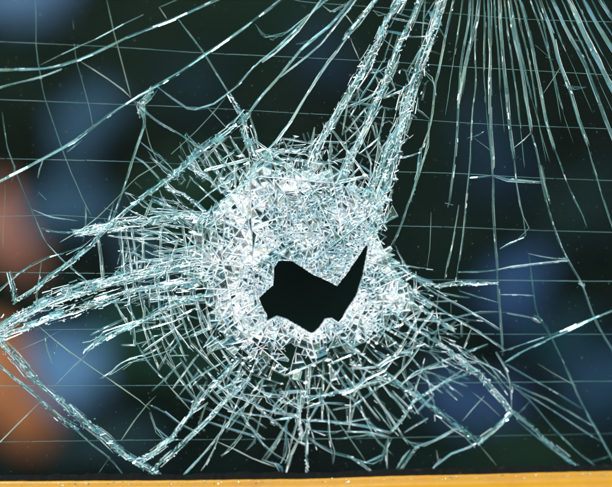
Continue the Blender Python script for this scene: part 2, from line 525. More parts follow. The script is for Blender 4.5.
c('f', 2.0, .7, (133, 100), (143, 110), (158, 122), (178, 133), (198, 146))
c('h', 1.0, .5, (145, 124), (150, 145), (163, 172))
c('h', 1.2, .55, (225, 98), (205, 122), (190, 137), (170, 155), (155, 166), (135, 178), (122, 193), (105, 210), (90, 224), (60, 242))
c('h', 1.6, .9, (159, 7), (167, 19))
c('f', 1.8, .45, (178, 19), (188, 32), (204, 53), (213, 68), (222, 82), (230, 95))
c('b', 3.5, .8, (229, 93), (237, 108), (244, 120))
c('f', 2.0, .55, (157, 87), (172, 98), (190, 110), (208, 108), (222, 98), (240, 84), (255, 65), (268, 55), (285, 40), (300, 25), (312, 13), (328, -4))
c('f', 1.6, .85, (262, 62), (280, 49), (300, 29), (312, 12), (323, -3))
c('f', 1.4, .7, (255, 24), (262, 36), (272, 39), (285, 34), (300, 22), (317, 9), (332, -4))
c('f', 3.0, .6, (246, 116), (262, 95), (280, 75), (295, 55), (308, 43), (331, 25), (345, 8), (355, -4))
c('f', 1.7, .85, (280, 77), (306, 57), (320, 45), (335, 27), (350, 8), (358, -4))
c('f', 1.0, .7, (296, 44), (302, 47), (315, 37), (335, 20))
c('h', 1.2, .5, (208, 108), (220, 120), (228, 130))
c('f', 3.0, .75, (260, 157), (275, 143), (292, 120), (303, 100), (316, 80), (328, 62), (338, 50), (346, 38))
c('b', 3.6, .75, (344, 40), (358, 20), (371, 5), (378, -4))
c('f', 1.4, .6, (349, 36), (362, 22), (376, 0))
# bundles that rise from the crushed ring
c('b', 6.8, .95, (403, -4), (392, 12), (385, 25), (378, 40), (372, 52), (366, 65), (358, 78), (350, 92), (342, 105), (333, 120), (326, 132), (317, 147), (310, 168))
c('b', 5.5, .95, (421, -4), (412, 20), (405, 35), (397, 52), (392, 68), (385, 85), (378, 97), (372, 112), (366, 128), (359, 142), (351, 158), (344, 174))
c('b', 8.5, 1.0, (443, -4), (436, 20), (430, 38), (424, 55), (418, 72), (412, 88), (408, 102), (404, 120), (399, 140), (393, 160), (388, 180), (382, 200), (377, 220), (371, 240))
c('b', 8.0, .95, (408, 95), (400, 125), (388, 150), (378, 175), (368, 195))
c('f', 2.6, .75, (454, -4), (449, 20), (443, 50), (440, 65), (435, 85), (434, 100), (431, 122), (428, 133), (422, 150))
c('f', 2.0, .7, (429, 122), (428, 145), (422, 165), (416, 184), (408, 204), (399, 232), (390, 248))
c('b', 2.0, .5, (421, 148), (417, 178), (410, 203))
for a in [((391, 18), (400, 20), (415, 21), (430, 24)), ((408, 37), (420, 37), (431, 36)), ((368, 68), (378, 70), (387, 73), (394, 84), (395, 92)),
          ((373, 10), (380, 17), (389, 14)), ((322, 5), (330, 12), (340, 10), (349, 2)), ((436, 22), (443, 28), (446, 40)), ((428, 50), (440, 54)),
          ((396, 88), (391, 92), (382, 97)), ((420, 2), (430, 3))]:
    c('f', 1.6, .8, *a)
c('f', 2.2, .8, (346, 107), (360, 103), (375, 93), (386, 87))
c('f', 2.2, .85, (383, 98), (398, 93), (409, 86), (416, 77))
c('f', 2.2, .8, (422, 70), (428, 72), (433, 80), (437, 88), (436, 96))
c('h', 1.6, .95, (382, 38), (390, 45), (397, 50)); c('h', 1.5, .95, (343, 12), (350, 20), (354, 26))
c('h', 1.1, .9, (351, 40), (355, 50), (360, 61)); c('h', 1.2, .9, (370, 65), (376, 77), (381, 88)); c('h', 1.1, .7, (356, 80), (359, 95), (360, 110))
c('f', 1.2, .8, (345, 108), (352, 114), (358, 122)); c('f', 1.2, .8, (415, 108), (423, 113), (430, 120))
# lattice between those bundles
for wd, a in [(2.0, ((308, 142), (320, 141), (335, 143), (350, 142))), (2.6, ((311, 162), (330, 163), (347, 158))), (2.0, ((303, 181), (320, 177), (337, 175))),
              (2.8, ((332, 142), (330, 165), (328, 186))), (1.3, ((345, 130), (347, 145), (346, 160))), (1.6, ((340, 122), (352, 132), (363, 139))),
              (2.0, ((375, 122), (378, 140), (382, 150), (383, 162))), (2.2, ((396, 130), (383, 145), (376, 160), (373, 182))), (1.0, ((380, 160), (400, 158), (415, 155), (421, 152))),
              (2.0, ((345, 180), (355, 187), (363, 193))), (1.6, ((373, 178), (380, 187))), (1.6, ((279, 138), (300, 141), (310, 143))), (1.4, ((278, 153), (292, 158), (306, 163))),
              (1.6, ((280, 151), (306, 154), (316, 160))), (1.4, ((281, 136), (279, 152))), (2.0, ((352, 118), (360, 135), (366, 150))), (1.5, ((364, 108), (372, 124), (376, 140))),
              (1.5, ((318, 150), (324, 166), (334, 178))), (2.0, ((306, 190), (312, 175), (316, 160))), (2.2, ((358, 145), (352, 165), (356, 188))), (1.8, ((366, 150), (372, 165), (368, 188)))]:
    c('f', wd, .9, *a)
# upright fan of the upper right
c('g', 2.5, 0.85, (470, -4), (469, 20), (463, 50), (460, 75), (458, 110), (457, 140), (453, 175), (449, 203))
c('f', 1.0, 0.95, (445, 203), (449, 202), (453, 205))
c('g', 3.9, 0.90, (479, -4), (477, 20), (470, 45), (465, 67), (461, 88), (458, 104))
c('f', 1.7, 0.75, (476, 30), (475, 60), (476, 85), (472, 115), (471, 140), (470, 165), (467, 192), (465, 215), (462, 244), (458, 268), (456, 282))
c('f', 1.6, 0.70, (459, 205), (456, 225), (452, 246), (448, 262), (445, 279))
c('g', 4.3, 0.85, (489, -4), (490, 30), (491, 60), (490, 80), (490, 100), (490, 122), (492, 145), (493, 178))
c('g', 2.5, 0.60, (493, 178), (493, 210), (495, 240), (497, 270), (499, 300), (501, 332), (503, 356))
c('g', 3.9, 0.80, (499, -4), (501, 30), (503, 60), (506, 85), (508, 110), (511, 140), (514, 160))
c('f', 1.5, 0.60, (514, 160), (517, 190), (522, 215), (530, 231), (524, 238), (512, 242), (500, 249))
c('g', 3.9, 0.75, (508, -4), (512, 25), (516, 45), (521, 65), (524, 85), (527, 105), (530, 122), (531, 133))
c('h', 1.4, .85, (531, 133), (522, 142), (514, 148))
c('f', 1.8, 0.55, (531, 133), (538, 155), (541, 178), (547, 205), (553, 224), (560, 244), (566, 257), (581, 282), (593, 316), (604, 337), (616, 356), (640, 400))
c('g', 2.8, 0.65, (541, 165), (545, 185), (550, 204))
c('g', 3.9, 0.70, (519, -4), (526, 20), (532, 45), (536, 65), (541, 92), (546, 120), (555, 150))
c('f', 1.5, 0.60, (555, 150), (566, 180), (576, 204), (582, 212), (587, 227))
c('g', 4.1, 0.70, (538, -4), (545, 15), (553, 36), (559, 62), (569, 87), (579, 121), (588, 146))
c('f', 1.8, 0.40, (588, 146), (597, 178), (609, 217), (622, 250))
c('g', 4.6, 0.65, (551, -4), (560, 16), (569, 35), (584, 61), (594, 88), (606, 121), (618, 150))
c('g', 6.4, 0.65, (567, -4), (577, 18), (585, 35), (593, 50), (600, 65), (608, 80), (622, 104))
c('g', 5.4, 0.60, (582, -4), (590, 12), (600, 30), (614, 52), (630, 76))
c('g', 5.1, 0.60, (598, -4), (606, 10), (618, 26), (635, 48))
for a in [((494, -4), (496, 30), (499, 62), (500, 90)), ((504, -4), (508, 35), (513, 70), (518, 105), (520, 125)), ((514, -4), (522, 32), (529, 58), (534, 90), (537, 112)),
          ((529, -4), (540, 26), (548, 52), (556, 85), (563, 112)), ((545, -4), (556, 28), (566, 52)), ((484, -4), (485, 28), (484, 70), (486, 108)), ((463, -4), (460, 20), (455, 50)),
          ((473, -4), (472, 30), (467, 62)), ((560, -4), (573, 26), (586, 52), (598, 80)), ((574, -4), (586, 22), (604, 56)), ((590, -4), (602, 20), (620, 46)),
          ((534, -4), (541, 16), (547, 40), (550, 60)), ((510, -4), (518, 40), (526, 76), (532, 100))]:
    c('f', 1.7, 0.45, *a)
    (xa, ya), (xb, yb) = a[-2], a[-1]
    k_ = rng.uniform(30, 75) / math.hypot(xb - xa, yb - ya)
    c('h', .9, .15, (xb, yb), (xb + (xb - xa) * k_ + rng.uniform(-1, 3), yb + (yb - ya) * k_))
c('f', 1.4, .5, (564, 85), (574, 89), (586, 87)); c('h', 1.2, .6, (543, 93), (552, 80), (562, 64)); c('f', 1.4, .6, (535, 45), (541, 55), (550, 58))
c('f', 1.6, .7, (468, 42), (478, 40)); c('f', 1.4, .6, (575, 40), (583, 42))
c('f', 1.8, .7, (467, 138), (474, 137), (484, 132)); c('h', 1.2, .5, (474, 138), (484, 145), (491, 151))
c('f', 1.5, .55, (468, 178), (480, 177), (491, 176)); c('f', 3.2, .6, (493, 175), (502, 180), (515, 180), (528, 182), (542, 182))
c('f', 2.2, .85, (498, 270), (520, 266), (545, 263), (569, 261)); c('f', 1.0, .5, (528, 253), (545, 257), (562, 259)); c('f', 1.2, .6, (458, 272), (480, 272), (498, 270))
c('b', 3.0, .9, (440, 286), (459, 283), (475, 284), (498, 283)); c('f', 1.2, .6, (459, 291), (485, 299), (499, 303)); c('f', 1.4, .8, (500, 295), (520, 295), (535, 296))
c('f', 1.4, .3, (529, 254), (533, 285), (537, 316), (545, 324), (564, 364)); c('f', 2.0, .45, (564, 364), (573, 384), (584, 409), (595, 427), (611, 456), (616, 466))
c('f', 1.2, .6, (488, 312), (502, 312), (530, 317), (538, 319)); c('b', 3.0, .7, (533, 317), (541, 321))
c('f', 1.7, .4, (640, 300), (612, 311), (595, 318), (575, 328), (550, 339), (525, 350), (503, 364)); c('f', 1.0, .4, (593, 318), (560, 332), (520, 345), (500, 352))
c('b', 2.4, .6, (563, 258), (569, 262)); c('b', 2.4, .5, (579, 282), (585, 286))
# right of the ring and under it to the right
c('b', 4.0, .9, (380, 251), (395, 263), (410, 275), (422, 282), (440, 286)); c('f', 2.0, .8, (397, 250), (405, 264), (412, 278)); c('f', 1.6, .7, (392, 240), (398, 252))
c('f', 1.5, .8, (404, 265), (418, 268), (429, 269)); c('h', .9, .6, (431, 212), (430, 244), (427, 268))
c('b', 4.0, .9, (388, 264), (400, 280), (415, 296), (432, 306)); c('b', 3.6, .9, (385, 276), (402, 296), (425, 312), (455, 330)); c('f', 2.2, .85, (412, 276), (432, 292), (459, 305), (500, 330))
c('f', 2.2, .85, (405, 285), (445, 312), (485, 336), (505, 350)); c('b', 3.6, .9, (390, 308), (420, 332), (452, 352), (470, 365)); c('f', 2.0, .85, (378, 318), (400, 332), (430, 350), (445, 352))
c('f', 2.2, .85, (395, 262), (393, 285), (400, 305), (396, 325)); c('f', 2, .85, (415, 283), (412, 305), (418, 330), (412, 350)); c('f', 1.6, .8, (440, 288), (436, 310), (440, 340))
c('f', 1.8, .8, (425, 284), (445, 295), (470, 298)); c('f', 1.6, .7, (400, 318), (440, 322), (480, 312), (500, 312)); c('f', 1.5, .7, (405, 345), (440, 330), (470, 322))
c('b', 4.0, .85, (378, 366), (388, 358), (398, 354), (412, 352)); c('f', 2.0, .8, (366, 345), (376, 358), (384, 362)); c('f', 1.8, .8, (398, 354), (420, 345), (445, 348))
c('b', 5.0, .85, (448, 350), (462, 362), (475, 371), (485, 380), (493, 391), (502, 400), (510, 411)); c('f', 2.2, .8, (496, 352), (502, 362), (508, 372), (512, 390), (512, 412))
c('f', 2.0, .8, (462, 362), (480, 362), (500, 372), (510, 384)); c('f', 1.8, .8, (430, 352), (450, 372), (470, 380)); c('f', 1.6, .8, (470, 352), (482, 366), (496, 378), (508, 395))
c('b', 3.6, .7, (513, 411), (500, 425), (488, 435), (478, 444)); c('b', 3.6, .45, (478, 444), (465, 431), (450, 420), (435, 409), (416, 396), (402, 386), (388, 376))
c('f', 2.0, .6, (478, 443), (470, 447), (455, 452), (440, 460), (430, 472)); c('b', 3.0, .5, (513, 412), (530, 425), (545, 440), (560, 453), (579, 468)); c('f', 1.6, .45, (516, 420), (540, 440), (568, 462), (580, 470))
c('f', 1.5, .45, (511, 384), (530, 400), (550, 425), (575, 450), (597, 467)); c('f', 1.8, .55, (512, 384), (545, 398), (570, 412), (596, 428)); c('f', 1.5, .45, (506, 364), (530, 378), (555, 392), (582, 409))
c('f', 1.2, .45, (513, 387), (540, 402), (575, 425), (606, 444)); c('h', 1.0, .4, (538, 364), (560, 378), (577, 386)); c('h', 1.2, .5, (484, 396), (473, 408), (462, 421)); c('h', .9, .4, (500, 416), (485, 402), (472, 392))
c('f', 1.4, .5, (530, 402), (520, 412)); c('h', 1.0, .5, (480, 446), (497, 466)); c('f', 1.8, .4, (590, 462), (604, 458), (614, 455))
# bottom centre lattice
for wd, t, a in [(3.0, .85, ((350, 362), (370, 372), (390, 382), (418, 397))), (1.6, .85, ((330, 365), (345, 385), (360, 410), (375, 430), (388, 437))), (2.2, .85, ((360, 370), (370, 390), (385, 410), (395, 425), (402, 436))),
              (1.7, .8, ((375, 375), (390, 395), (407, 411))), (1.7, .8, ((345, 375), (360, 395), (380, 421))), (1.3, .8, ((358, 394), (352, 415), (347, 433))), (1.2, .8, ((351, 394), (350, 432))),
              (2.2, .85, ((308, 422), (318, 420), (330, 421), (350, 424), (375, 428), (391, 433))), (2.2, .9, ((345, 432), (365, 432), (388, 437))), (1.2, .6, ((311, 430), (325, 435), (345, 430))),
              (2.6, .7, ((391, 432), (402, 420), (413, 403), (425, 394), (438, 386), (458, 377), (478, 370))), (2.0, .65, ((400, 434), (409, 444), (416, 448), (425, 445), (436, 440), (457, 428))),
              (2.6, .5, ((417, 447), (409, 456), (402, 467), (397, 476))), (2.0, .5, ((410, 450), (400, 462), (394, 474))), (2.0, .65, ((309, 438), (320, 446), (331, 452), (351, 457), (366, 467), (377, 476))),
              (1.3, .6, ((352, 458), (370, 464), (381, 460), (384, 447), (388, 438))), (1.7, .6, ((404, 432), (415, 425), (428, 418))), (2.4, .9, ((309, 365), (308, 400), (308, 440), (306, 476))),
              (2.8, .9, ((303, 396), (325, 396), (345, 390), (365, 385), (382, 381))), (2.0, .9, ((306, 426), (315, 410), (322, 400), (335, 375), (345, 362))), (1.3, .6, ((388, 438), (386, 455), (387, 472))),
              (1.3, .6, ((392, 438), (385, 452), (380, 464))), (1.2, .6, ((436, 450), (438, 463))), (1.6, .9, ((312, 385), (326, 404), (336, 420))), (1.6, .9, ((318, 372), (338, 392), (355, 400))),
              (1.6, .85, ((306, 408), (322, 402), (345, 404))), (2.0, .9, ((355, 360), (352, 380), (362, 398))), (1.6, .85, ((368, 366), (360, 385), (350, 400))), (1.6, .8, ((405, 352), (402, 372), (414, 396))),
              (1.5, .8, ((412, 400), (418, 380), (424, 362))), (1.4, .8, ((400, 385), (415, 372), (440, 366), (460, 364))), (1.4, .7, ((420, 398), (440, 385), (465, 368)))]:
    c('b' if wd > 2.3 else 'f', wd * (.9 if wd > 2.3 else 1.25), min(1, t + .1), *a)
c('h', 1.1, .5, (334, 416), (351, 440), (366, 462))
# below the ring, to the left
for k, wd, t, a in [('f', 2.2, .6, ((183, 362), (170, 373), (165, 380), (152, 391))), ('f', 1.7, .6, ((135, 340), (143, 355), (150, 366), (160, 375), (168, 385))), ('h', 1.3, .6, ((168, 385), (180, 398), (193, 413))),
              ('f', 2.4, .6, ((165, 358), (175, 372), (185, 385), (197, 402))), ('f', 2.2, .65, ((180, 358), (190, 375), (204, 394))), ('b', 3.6, .75, ((238, 360), (226, 373), (210, 388), (195, 407), (181, 424), (170, 440), (153, 453), (140, 461))),
              ('b', 3.2, .72, ((250, 378), (238, 390), (222, 404), (208, 420), (195, 432), (183, 443), (168, 456), (156, 465), (155, 472), (159, 477))), ('f', 2.0, .7, ((262, 390), (250, 402), (235, 415), (221, 432), (215, 441), (198, 460), (182, 477))),
              ('f', 2.0, .65, ((148, 404), (165, 412), (180, 424), (200, 434))), ('f', 1.6, .65, ((150, 412), (157, 433), (165, 440), (176, 440))), ('f', 2.2, .5, ((205, 407), (225, 417), (240, 422), (254, 430))),
              ('f', 1.6, .7, ((238, 408), (252, 430), (265, 447), (278, 457), (288, 462))), ('f', 2.2, .85, ((252, 402), (270, 418), (285, 430), (297, 440), (307, 446))), ('f', 1.6, .65, ((291, 416), (280, 435), (270, 450), (262, 460))),
              ('f', 1.4, .65, ((285, 428), (276, 446), (266, 460))), ('f', 2.0, .75, ((262, 459), (275, 463), (285, 470), (284, 478))), ('f', 2.2, .75, ((299, 438), (291, 455), (287, 470), (283, 479))), ('h', 1.0, .7, ((217, 442), (235, 450), (255, 460), (275, 467))),
              ('b', 2.6, .9, ((300, 390), (298, 415), (302, 440))), ('f', 1.8, .9, ((290, 385), (282, 405), (268, 416))), ('f', 1.8, .9, ((270, 384), (280, 400), (300, 410))), ('f', 1.8, .85, ((262, 386), (268, 402), (285, 412), (298, 418))),
              ('f', 1.6, .85, ((255, 380), (262, 398), (256, 405))), ('f', 1.6, .85, ((280, 388), (290, 402), (306, 408))), ('b', 2.6, .8, ((244, 370), (232, 385), (216, 392))), ('f', 1.7, .85, ((226, 374), (240, 392), (250, 402))),
              ('f', 1.5, .85, ((216, 384), (228, 398), (240, 410))), ('f', 1.5, .9, ((275, 416), (285, 404), (300, 396))), ('f', 1.5, .9, ((298, 418), (310, 428), (300, 438))), ('f', 1.5, .85, ((270, 418), (275, 402), (290, 392)))]:
    c(k, wd * 1.2, min(1, t + .1), *a)
# feathered crack of the lower left and its companions
c('b', 6.5, .6, (-30, 318), (0, 341), (22, 364), (32, 377), (45, 388), (60, 400), (75, 414), (90, 426), (105, 437), (120, 452), (135, 462), (150, 470), (160, 477))
c('b', 3.0, .55, (-20, 350), (0, 366), (10, 375), (25, 387), (36, 395), (45, 405), (60, 417), (78, 430)); c('f', 1.4, .5, (70, 424), (95, 447), (110, 458), (120, 470), (126, 478))
c('h', 1.3, .55, (-10, 452), (0, 442), (20, 422), (42, 400)); c('h', 1.3, .6, (26, 316), (60, 345), (95, 370), (120, 387), (140, 401), (150, 410)); c('h', 1.3, .65, (121, 441), (135, 420), (147, 405), (156, 396))
c('h', .9, .5, (80, 360), (55, 386)); c('h', 1.0, .2, (110, 457), (97, 476)); c('f', 1.6, .6, (138, 462), (156, 452))
# white bundles of the left
c('b', 10.0, .95, (-30, 345), (0, 331), (15, 320), (30, 312), (45, 303), (60, 297), (80, 290), (100, 284), (125, 277), (153, 270), (185, 262), (206, 258))
c('b', 6.5, .95, (-20, 343), (0, 337), (30, 326), (50, 318), (75, 310), (95, 303), (115, 296), (135, 290), (160, 287), (203, 280))
c('b', 4.5, .8, (84, 352), (92, 347), (100, 340), (115, 333), (130, 327), (145, 319), (160, 310), (180, 302), (206, 296)); c('f', 2.4, .75, (90, 335), (108, 326), (126, 318))
c('b', 4.5, .92, (150, 300), (175, 298), (205, 300)); c('f', 2.2, .85, (153, 252), (180, 250), (204, 244)); c('f', 2.4, .9, (148, 276), (175, 270), (203, 270))
c('f', 2.2, .65, (-20, 302), (0, 291), (13, 277), (28, 267), (42, 259), (57, 255), (75, 253), (84, 244))
c('b', 3.8, .7, (12, 302), (30, 293), (45, 280), (60, 270), (70, 263), (80, 254), (92, 244), (107, 226), (130, 207), (150, 192))
c('b', 6.0, .62, (148, 194), (168, 180), (190, 162), (203, 149), (220, 137), (240, 122), (248, 113))
c('f', 1.6, .55, (47, 244), (58, 256), (68, 266), (80, 275), (94, 289)); c('f', 1.6, .6, (42, 259), (40, 276), (36, 298), (38, 309)); c('b', 4.0, .65, (9, 272), (13, 287), (15, 301))
for wd, a in [(3.2, ((97, 232), (101, 255), (104, 286))), (3.6, ((119, 228), (122, 255), (123, 278), (127, 292))), (2.8, ((131, 226), (135, 250), (137, 272))), (2.0, ((125, 228), (129, 252), (132, 274))),
              (1.6, ((142, 226), (143, 250), (146, 270))), (2.2, ((160, 226), (161, 250), (158, 280), (160, 312))), (2.4, ((182, 222), (186, 250), (188, 270), (190, 296))), (1.8, ((170, 250), (166, 285), (164, 304))),
              (2.4, ((114, 300), (120, 314), (129, 322), (131, 332))), (2.4, ((131, 290), (128, 308), (136, 320))), (2.6, ((158, 308), (170, 325), (180, 345), (186, 362))), (2.0, ((166, 312), (178, 335), (193, 352))),
              (2.2, ((176, 304), (185, 325), (191, 346))), (3.0, ((195, 302), (204, 318), (209, 330))), (3.0, ((190, 336), (204, 331), (217, 325))), (2.2, ((191, 344), (205, 358), (218, 372))), (2.4, ((214, 338), (225, 355), (234, 370))),
              (1.6, ((146, 318), (153, 340), (165, 364))), (2.0, ((198, 232), (194, 250), (198, 280))), (1.6, ((140, 300), (150, 312), (148, 322))), (1.6, ((172, 300), (186, 316), (204, 320))), (1.7, ((206, 356), (216, 346), (226, 338)))]:
    c('f', wd * 1.2, .92, *a)
c('b', 7.5, 1.0, (74, 233), (90, 230), (110, 227), (130, 223), (153, 221), (175, 217), (192, 215), (208, 219)); c('f', 2.4, .9, (150, 212), (175, 212), (206, 221)); c('f', 2.2, .85, (105, 232), (150, 230), (200, 236))
c('f', 1.1, .55, (33, 210), (50, 217), (77, 221)); c('f', 1.6, .65, (40, 228), (55, 233), (76, 232)); c('f', 1.6, .6, (86, 205), (86, 222), (83, 242)); c('f', 2.0, .7, (135, 157), (145, 163), (153, 171), (162, 182))
c('f', 1.4, .7, (104, 208), (118, 213)); c('f', 1.6, .6, (114, 200), (110, 215), (107, 226)); c('f', 2.0, .55, (45, 335), (46, 348), (53, 366)); c('f', 2.0, .55, (57, 340), (53, 358)); c('h', .9, .4, (20, 350), (36, 343), (62, 330))
c('h', 1.0, .5, (76, 366), (92, 348)); c('f', 1.4, .6, (46, 200), (38, 192)); c('f', 1.6, .6, (44, 158), (40, 168), (38, 178)); c('f', 1.6, .6, (15, 165), (12, 182)); c('f', 1.3, .6, (67, 152), (82, 140))
c('f', 1.3, .6, (125, 193), (132, 204)); c('f', 1.3, .6, (135, 182), (142, 188))
# upper left of the ring: ribs between the dirty crack and the crushed glass
for k, wd, a in [('b', 3.0, ((163, 180), (170, 190), (185, 195), (205, 212), (215, 219))), ('f', 2.0, ((198, 168), (210, 180), (220, 190), (228, 197))), ('b', 4.0, ((190, 160), (198, 172), (204, 178))), ('f', 2.0, ((204, 150), (211, 165), (220, 180), (228, 192))),
                 ('f', 2.6, ((213, 148), (228, 166), (243, 182))), ('f', 2.6, ((220, 140), (230, 156), (242, 173))), ('f', 1.7, ((230, 136), (240, 152), (252, 167))), ('b', 6.5, ((242, 118), (247, 135), (252, 150), (258, 164))), ('f', 2.0, ((250, 116), (256, 135), (259, 152))),
                 ('b', 4.0, ((213, 219), (225, 205), (240, 188), (250, 174), (262, 160), (280, 151), (306, 149))), ('f', 1.8, ((191, 177), (186, 188))), ('f', 1.6, ((160, 190), (166, 204), (160, 214))), ('f', 1.8, ((172, 200), (185, 210), (203, 222))),
                 ('f', 1.6, ((150, 196), (170, 203), (182, 203))), ('b', 3.0, ((262, 160), (275, 163), (292, 168))), ('f', 1.8, ((216, 190), (222, 172), (226, 160))), ('f', 1.6, ((228, 192), (236, 176), (238, 164)))]:
    c(k, wd * 1.15, .92, *a)

for r0, a0, a1, wd in [(112, 150, 205, 2.4), (124, 140, 215, 2.0), (138, 160, 200, 2.8), (150, 150, 190, 1.8), (168, 158, 196, 2.6), (182, 160, 192, 2.2), (118, 100, 150, 2.2), (134, 92, 140, 2.4), (150, 105, 135, 1.8),
                       (116, 30, 80, 2.2), (130, 25, 70, 2.0), (120, 208, 238, 1.8), (136, 215, 240, 1.8)]:
    pts_ = []
    k_ = max(4, int((a1 - a0) / 7))
    for i in range(k_ + 1):
        a = math.radians(a0 + (a1 - a0) * i / k_)
        r = r0 * (1 + rng.gauss(0, .012))
        pts_.append((306 + r * math.cos(a), 284 + r * .98 * math.sin(a)))
    c('f', wd * 1.15, .9, *pts_)

class Path:
    """a traced line as straight runs with small sharp kinks"""
    def __init__(self, pts, kink=.45):
        q = [pts[0]]
        for a, b_ in zip(pts, pts[1:]):
            L = math.hypot(b_[0] - a[0], b_[1] - a[1])
            k = max(1, int(L / rng.uniform(9, 18)))
            for i in range(1, k):
                t = i / k + rng.uniform(-.2, .2) / k
                q.append((a[0] + (b_[0] - a[0]) * t + rng.gauss(0, kink), a[1] + (b_[1] - a[1]) * t + rng.gauss(0, kink)))
            q.append(b_)
        self.p = q
        self.s = [0]
        for a, b_ in zip(q, q[1:]): self.s.append(self.s[-1] + math.hypot(b_[0] - a[0], b_[1] - a[1]))
        self.L = self.s[-1]
    def at(self, s):
        s = max(0, min(self.L - 1e-4, s))
        i = 0
        while i < len(self.s) - 2 and self.s[i + 1] <= s: i += 1
        a, b_ = self.p[i], self.p[i + 1]
        l = self.s[i + 1] - self.s[i] + 1e-9
        t = (s - self.s[i]) / l
        return a[0] + (b_[0] - a[0]) * t, a[1] + (b_[1] - a[1]) * t, (b_[0] - a[0]) / l, (b_[1] - a[1]) / l

def facet(b, x0, y0, x1, y1, wd, tone, d=0.0, tilt=.33, w2=None, ta=None, cut=.7):
    """a flat chip of fracture surface: slanted ends, its face tipped at its own angle, a wedge behind it"""
    dx, dy = x1 - x0, y1 - y0
    L = math.hypot(dx, dy) + 1e-6
    ux, uy = dx / L, dy / L
    nx, ny = -uy, ux
    h0, h1 = wd * .5, (w2 if w2 is not None else wd * rng.uniform(.6, 1.2)) * .5
    if ta is None: ta = rng.gauss(0, tilt)
    tb = rng.gauss(0, tilt * .35) * (1 if cut > .5 else .3)
    k0, k1 = rng.uniform(-1, 1) * wd * cut, rng.uniform(-1, 1) * wd * cut
    dd = min(L * .5 * tb, 1.5)
    v = [b.pt(x0 + nx * h0 + ux * k0, y0 + ny * h0 + uy * k0, d + h0 * ta - dd), b.pt(x0 - nx * h0 - ux * k0, y0 - ny * h0 - uy * k0, d - h0 * ta - dd),
         b.pt(x1 - nx * h1 - ux * k1, y1 - ny * h1 - uy * k1, d - h1 * ta + dd), b.pt(x1 + nx * h1 + ux * k1, y1 + ny * h1 + uy * k1, d + h1 * ta + dd)]
    r0 = b.pt(x0 + ux * .2, y0 + uy * .2, d - dd - .3 - h0 * .7)
    r1 = b.pt(x1 - ux * .2, y1 - uy * .2, d + dd - .3 - h1 * .7)
    t = min(1, max(0, tone))
    b.face((v[0], v[1], v[2], v[3]), t)
    b.face((v[1], v[0], r0), t); b.face((v[3], v[2], r1), t)
    b.face((v[2], v[1], r0, r1), t * .8); b.face((v[0], v[3], r1, r0), t * .8)

def lane(b, P, s0, s1, off, wd, tones, lmin, lmax, d, gap=.08, jit=.08, tilt=.33, ang=0.0, cont=False):
    """a run of facets that follow a path at a sideways offset"""
    s = s0
    o = off
    ta = rng.gauss(0, tilt); w_ = wd * rng.uniform(.75, 1.2); tn = rng.choice(tones)
    while s < s1:
        ln = min(rng.uniform(lmin, lmax), s1 - s)
        if ln > .6 and rng.random() > gap:
            xa, ya, ua, va = P.at(s); xb, yb, ub, vb = P.at(s + ln)
            o2 = off + rng.gauss(0, jit)
            a = rng.gauss(0, ang) * ln
            if cont:                                   # an unbroken face: tip, width and frosting change slowly along it
                ta = ta * .85 + rng.gauss(0, tilt) * .5
                w2 = wd * rng.uniform(.75, 1.2) * min(1, .12 + (s1 - s - ln) / 9)
                if s == s0: w_ *= .3
                tn = tn * .5 + rng.choice(tones) * .5
                facet(b, xa - va * o, ya + ua * o, xb - vb * o2 + ub * .3, yb + ub * o2 + vb * .3, w_, tn, d, tilt, w2, ta, .12)
                w_ = w2
            else: facet(b, xa - va * o, ya + ua * o, xb - vb * (o2 + a), yb + ub * (o2 + a), wd * rng.uniform(.7, 1.3), rng.choice(tones) * rng.uniform(.85, 1.1), d + rng.uniform(-.4, .4), tilt)
            o = o2
        s += ln

def flake(b, x, y, r, ux, uy, tone, d=None):
    """an irregular flat chip with a raised off-centre ridge"""
    d = rng.uniform(-1, 3) if d is None else d
    k = rng.randint(3, 5)
    a0 = rng.uniform(0, 6.28)
    st = rng.uniform(1.0, 2.4)
    ring = []
    for i in range(k):
        a = a0 + i * 6.283 / k + rng.uniform(-.4, .4)
        q = r * rng.uniform(.6, 1.25)
        lx, ly = q * st * math.cos(a), q * math.sin(a)
        ring.append(b.pt(x + ux * lx - uy * ly, y + uy * lx + ux * ly, d + rng.uniform(-.5, .5) * r))
    top = b.pt(x + rng.uniform(-.4, .4) * r, y + rng.uniform(-.4, .4) * r, d + r * .3)
    for i in range(k):
        b.face((top, ring[(i + 1) % k], ring[i]), min(1, max(.05, tone + rng.uniform(-.25, .25))))
    b.face(tuple(ring), max(.05, tone))

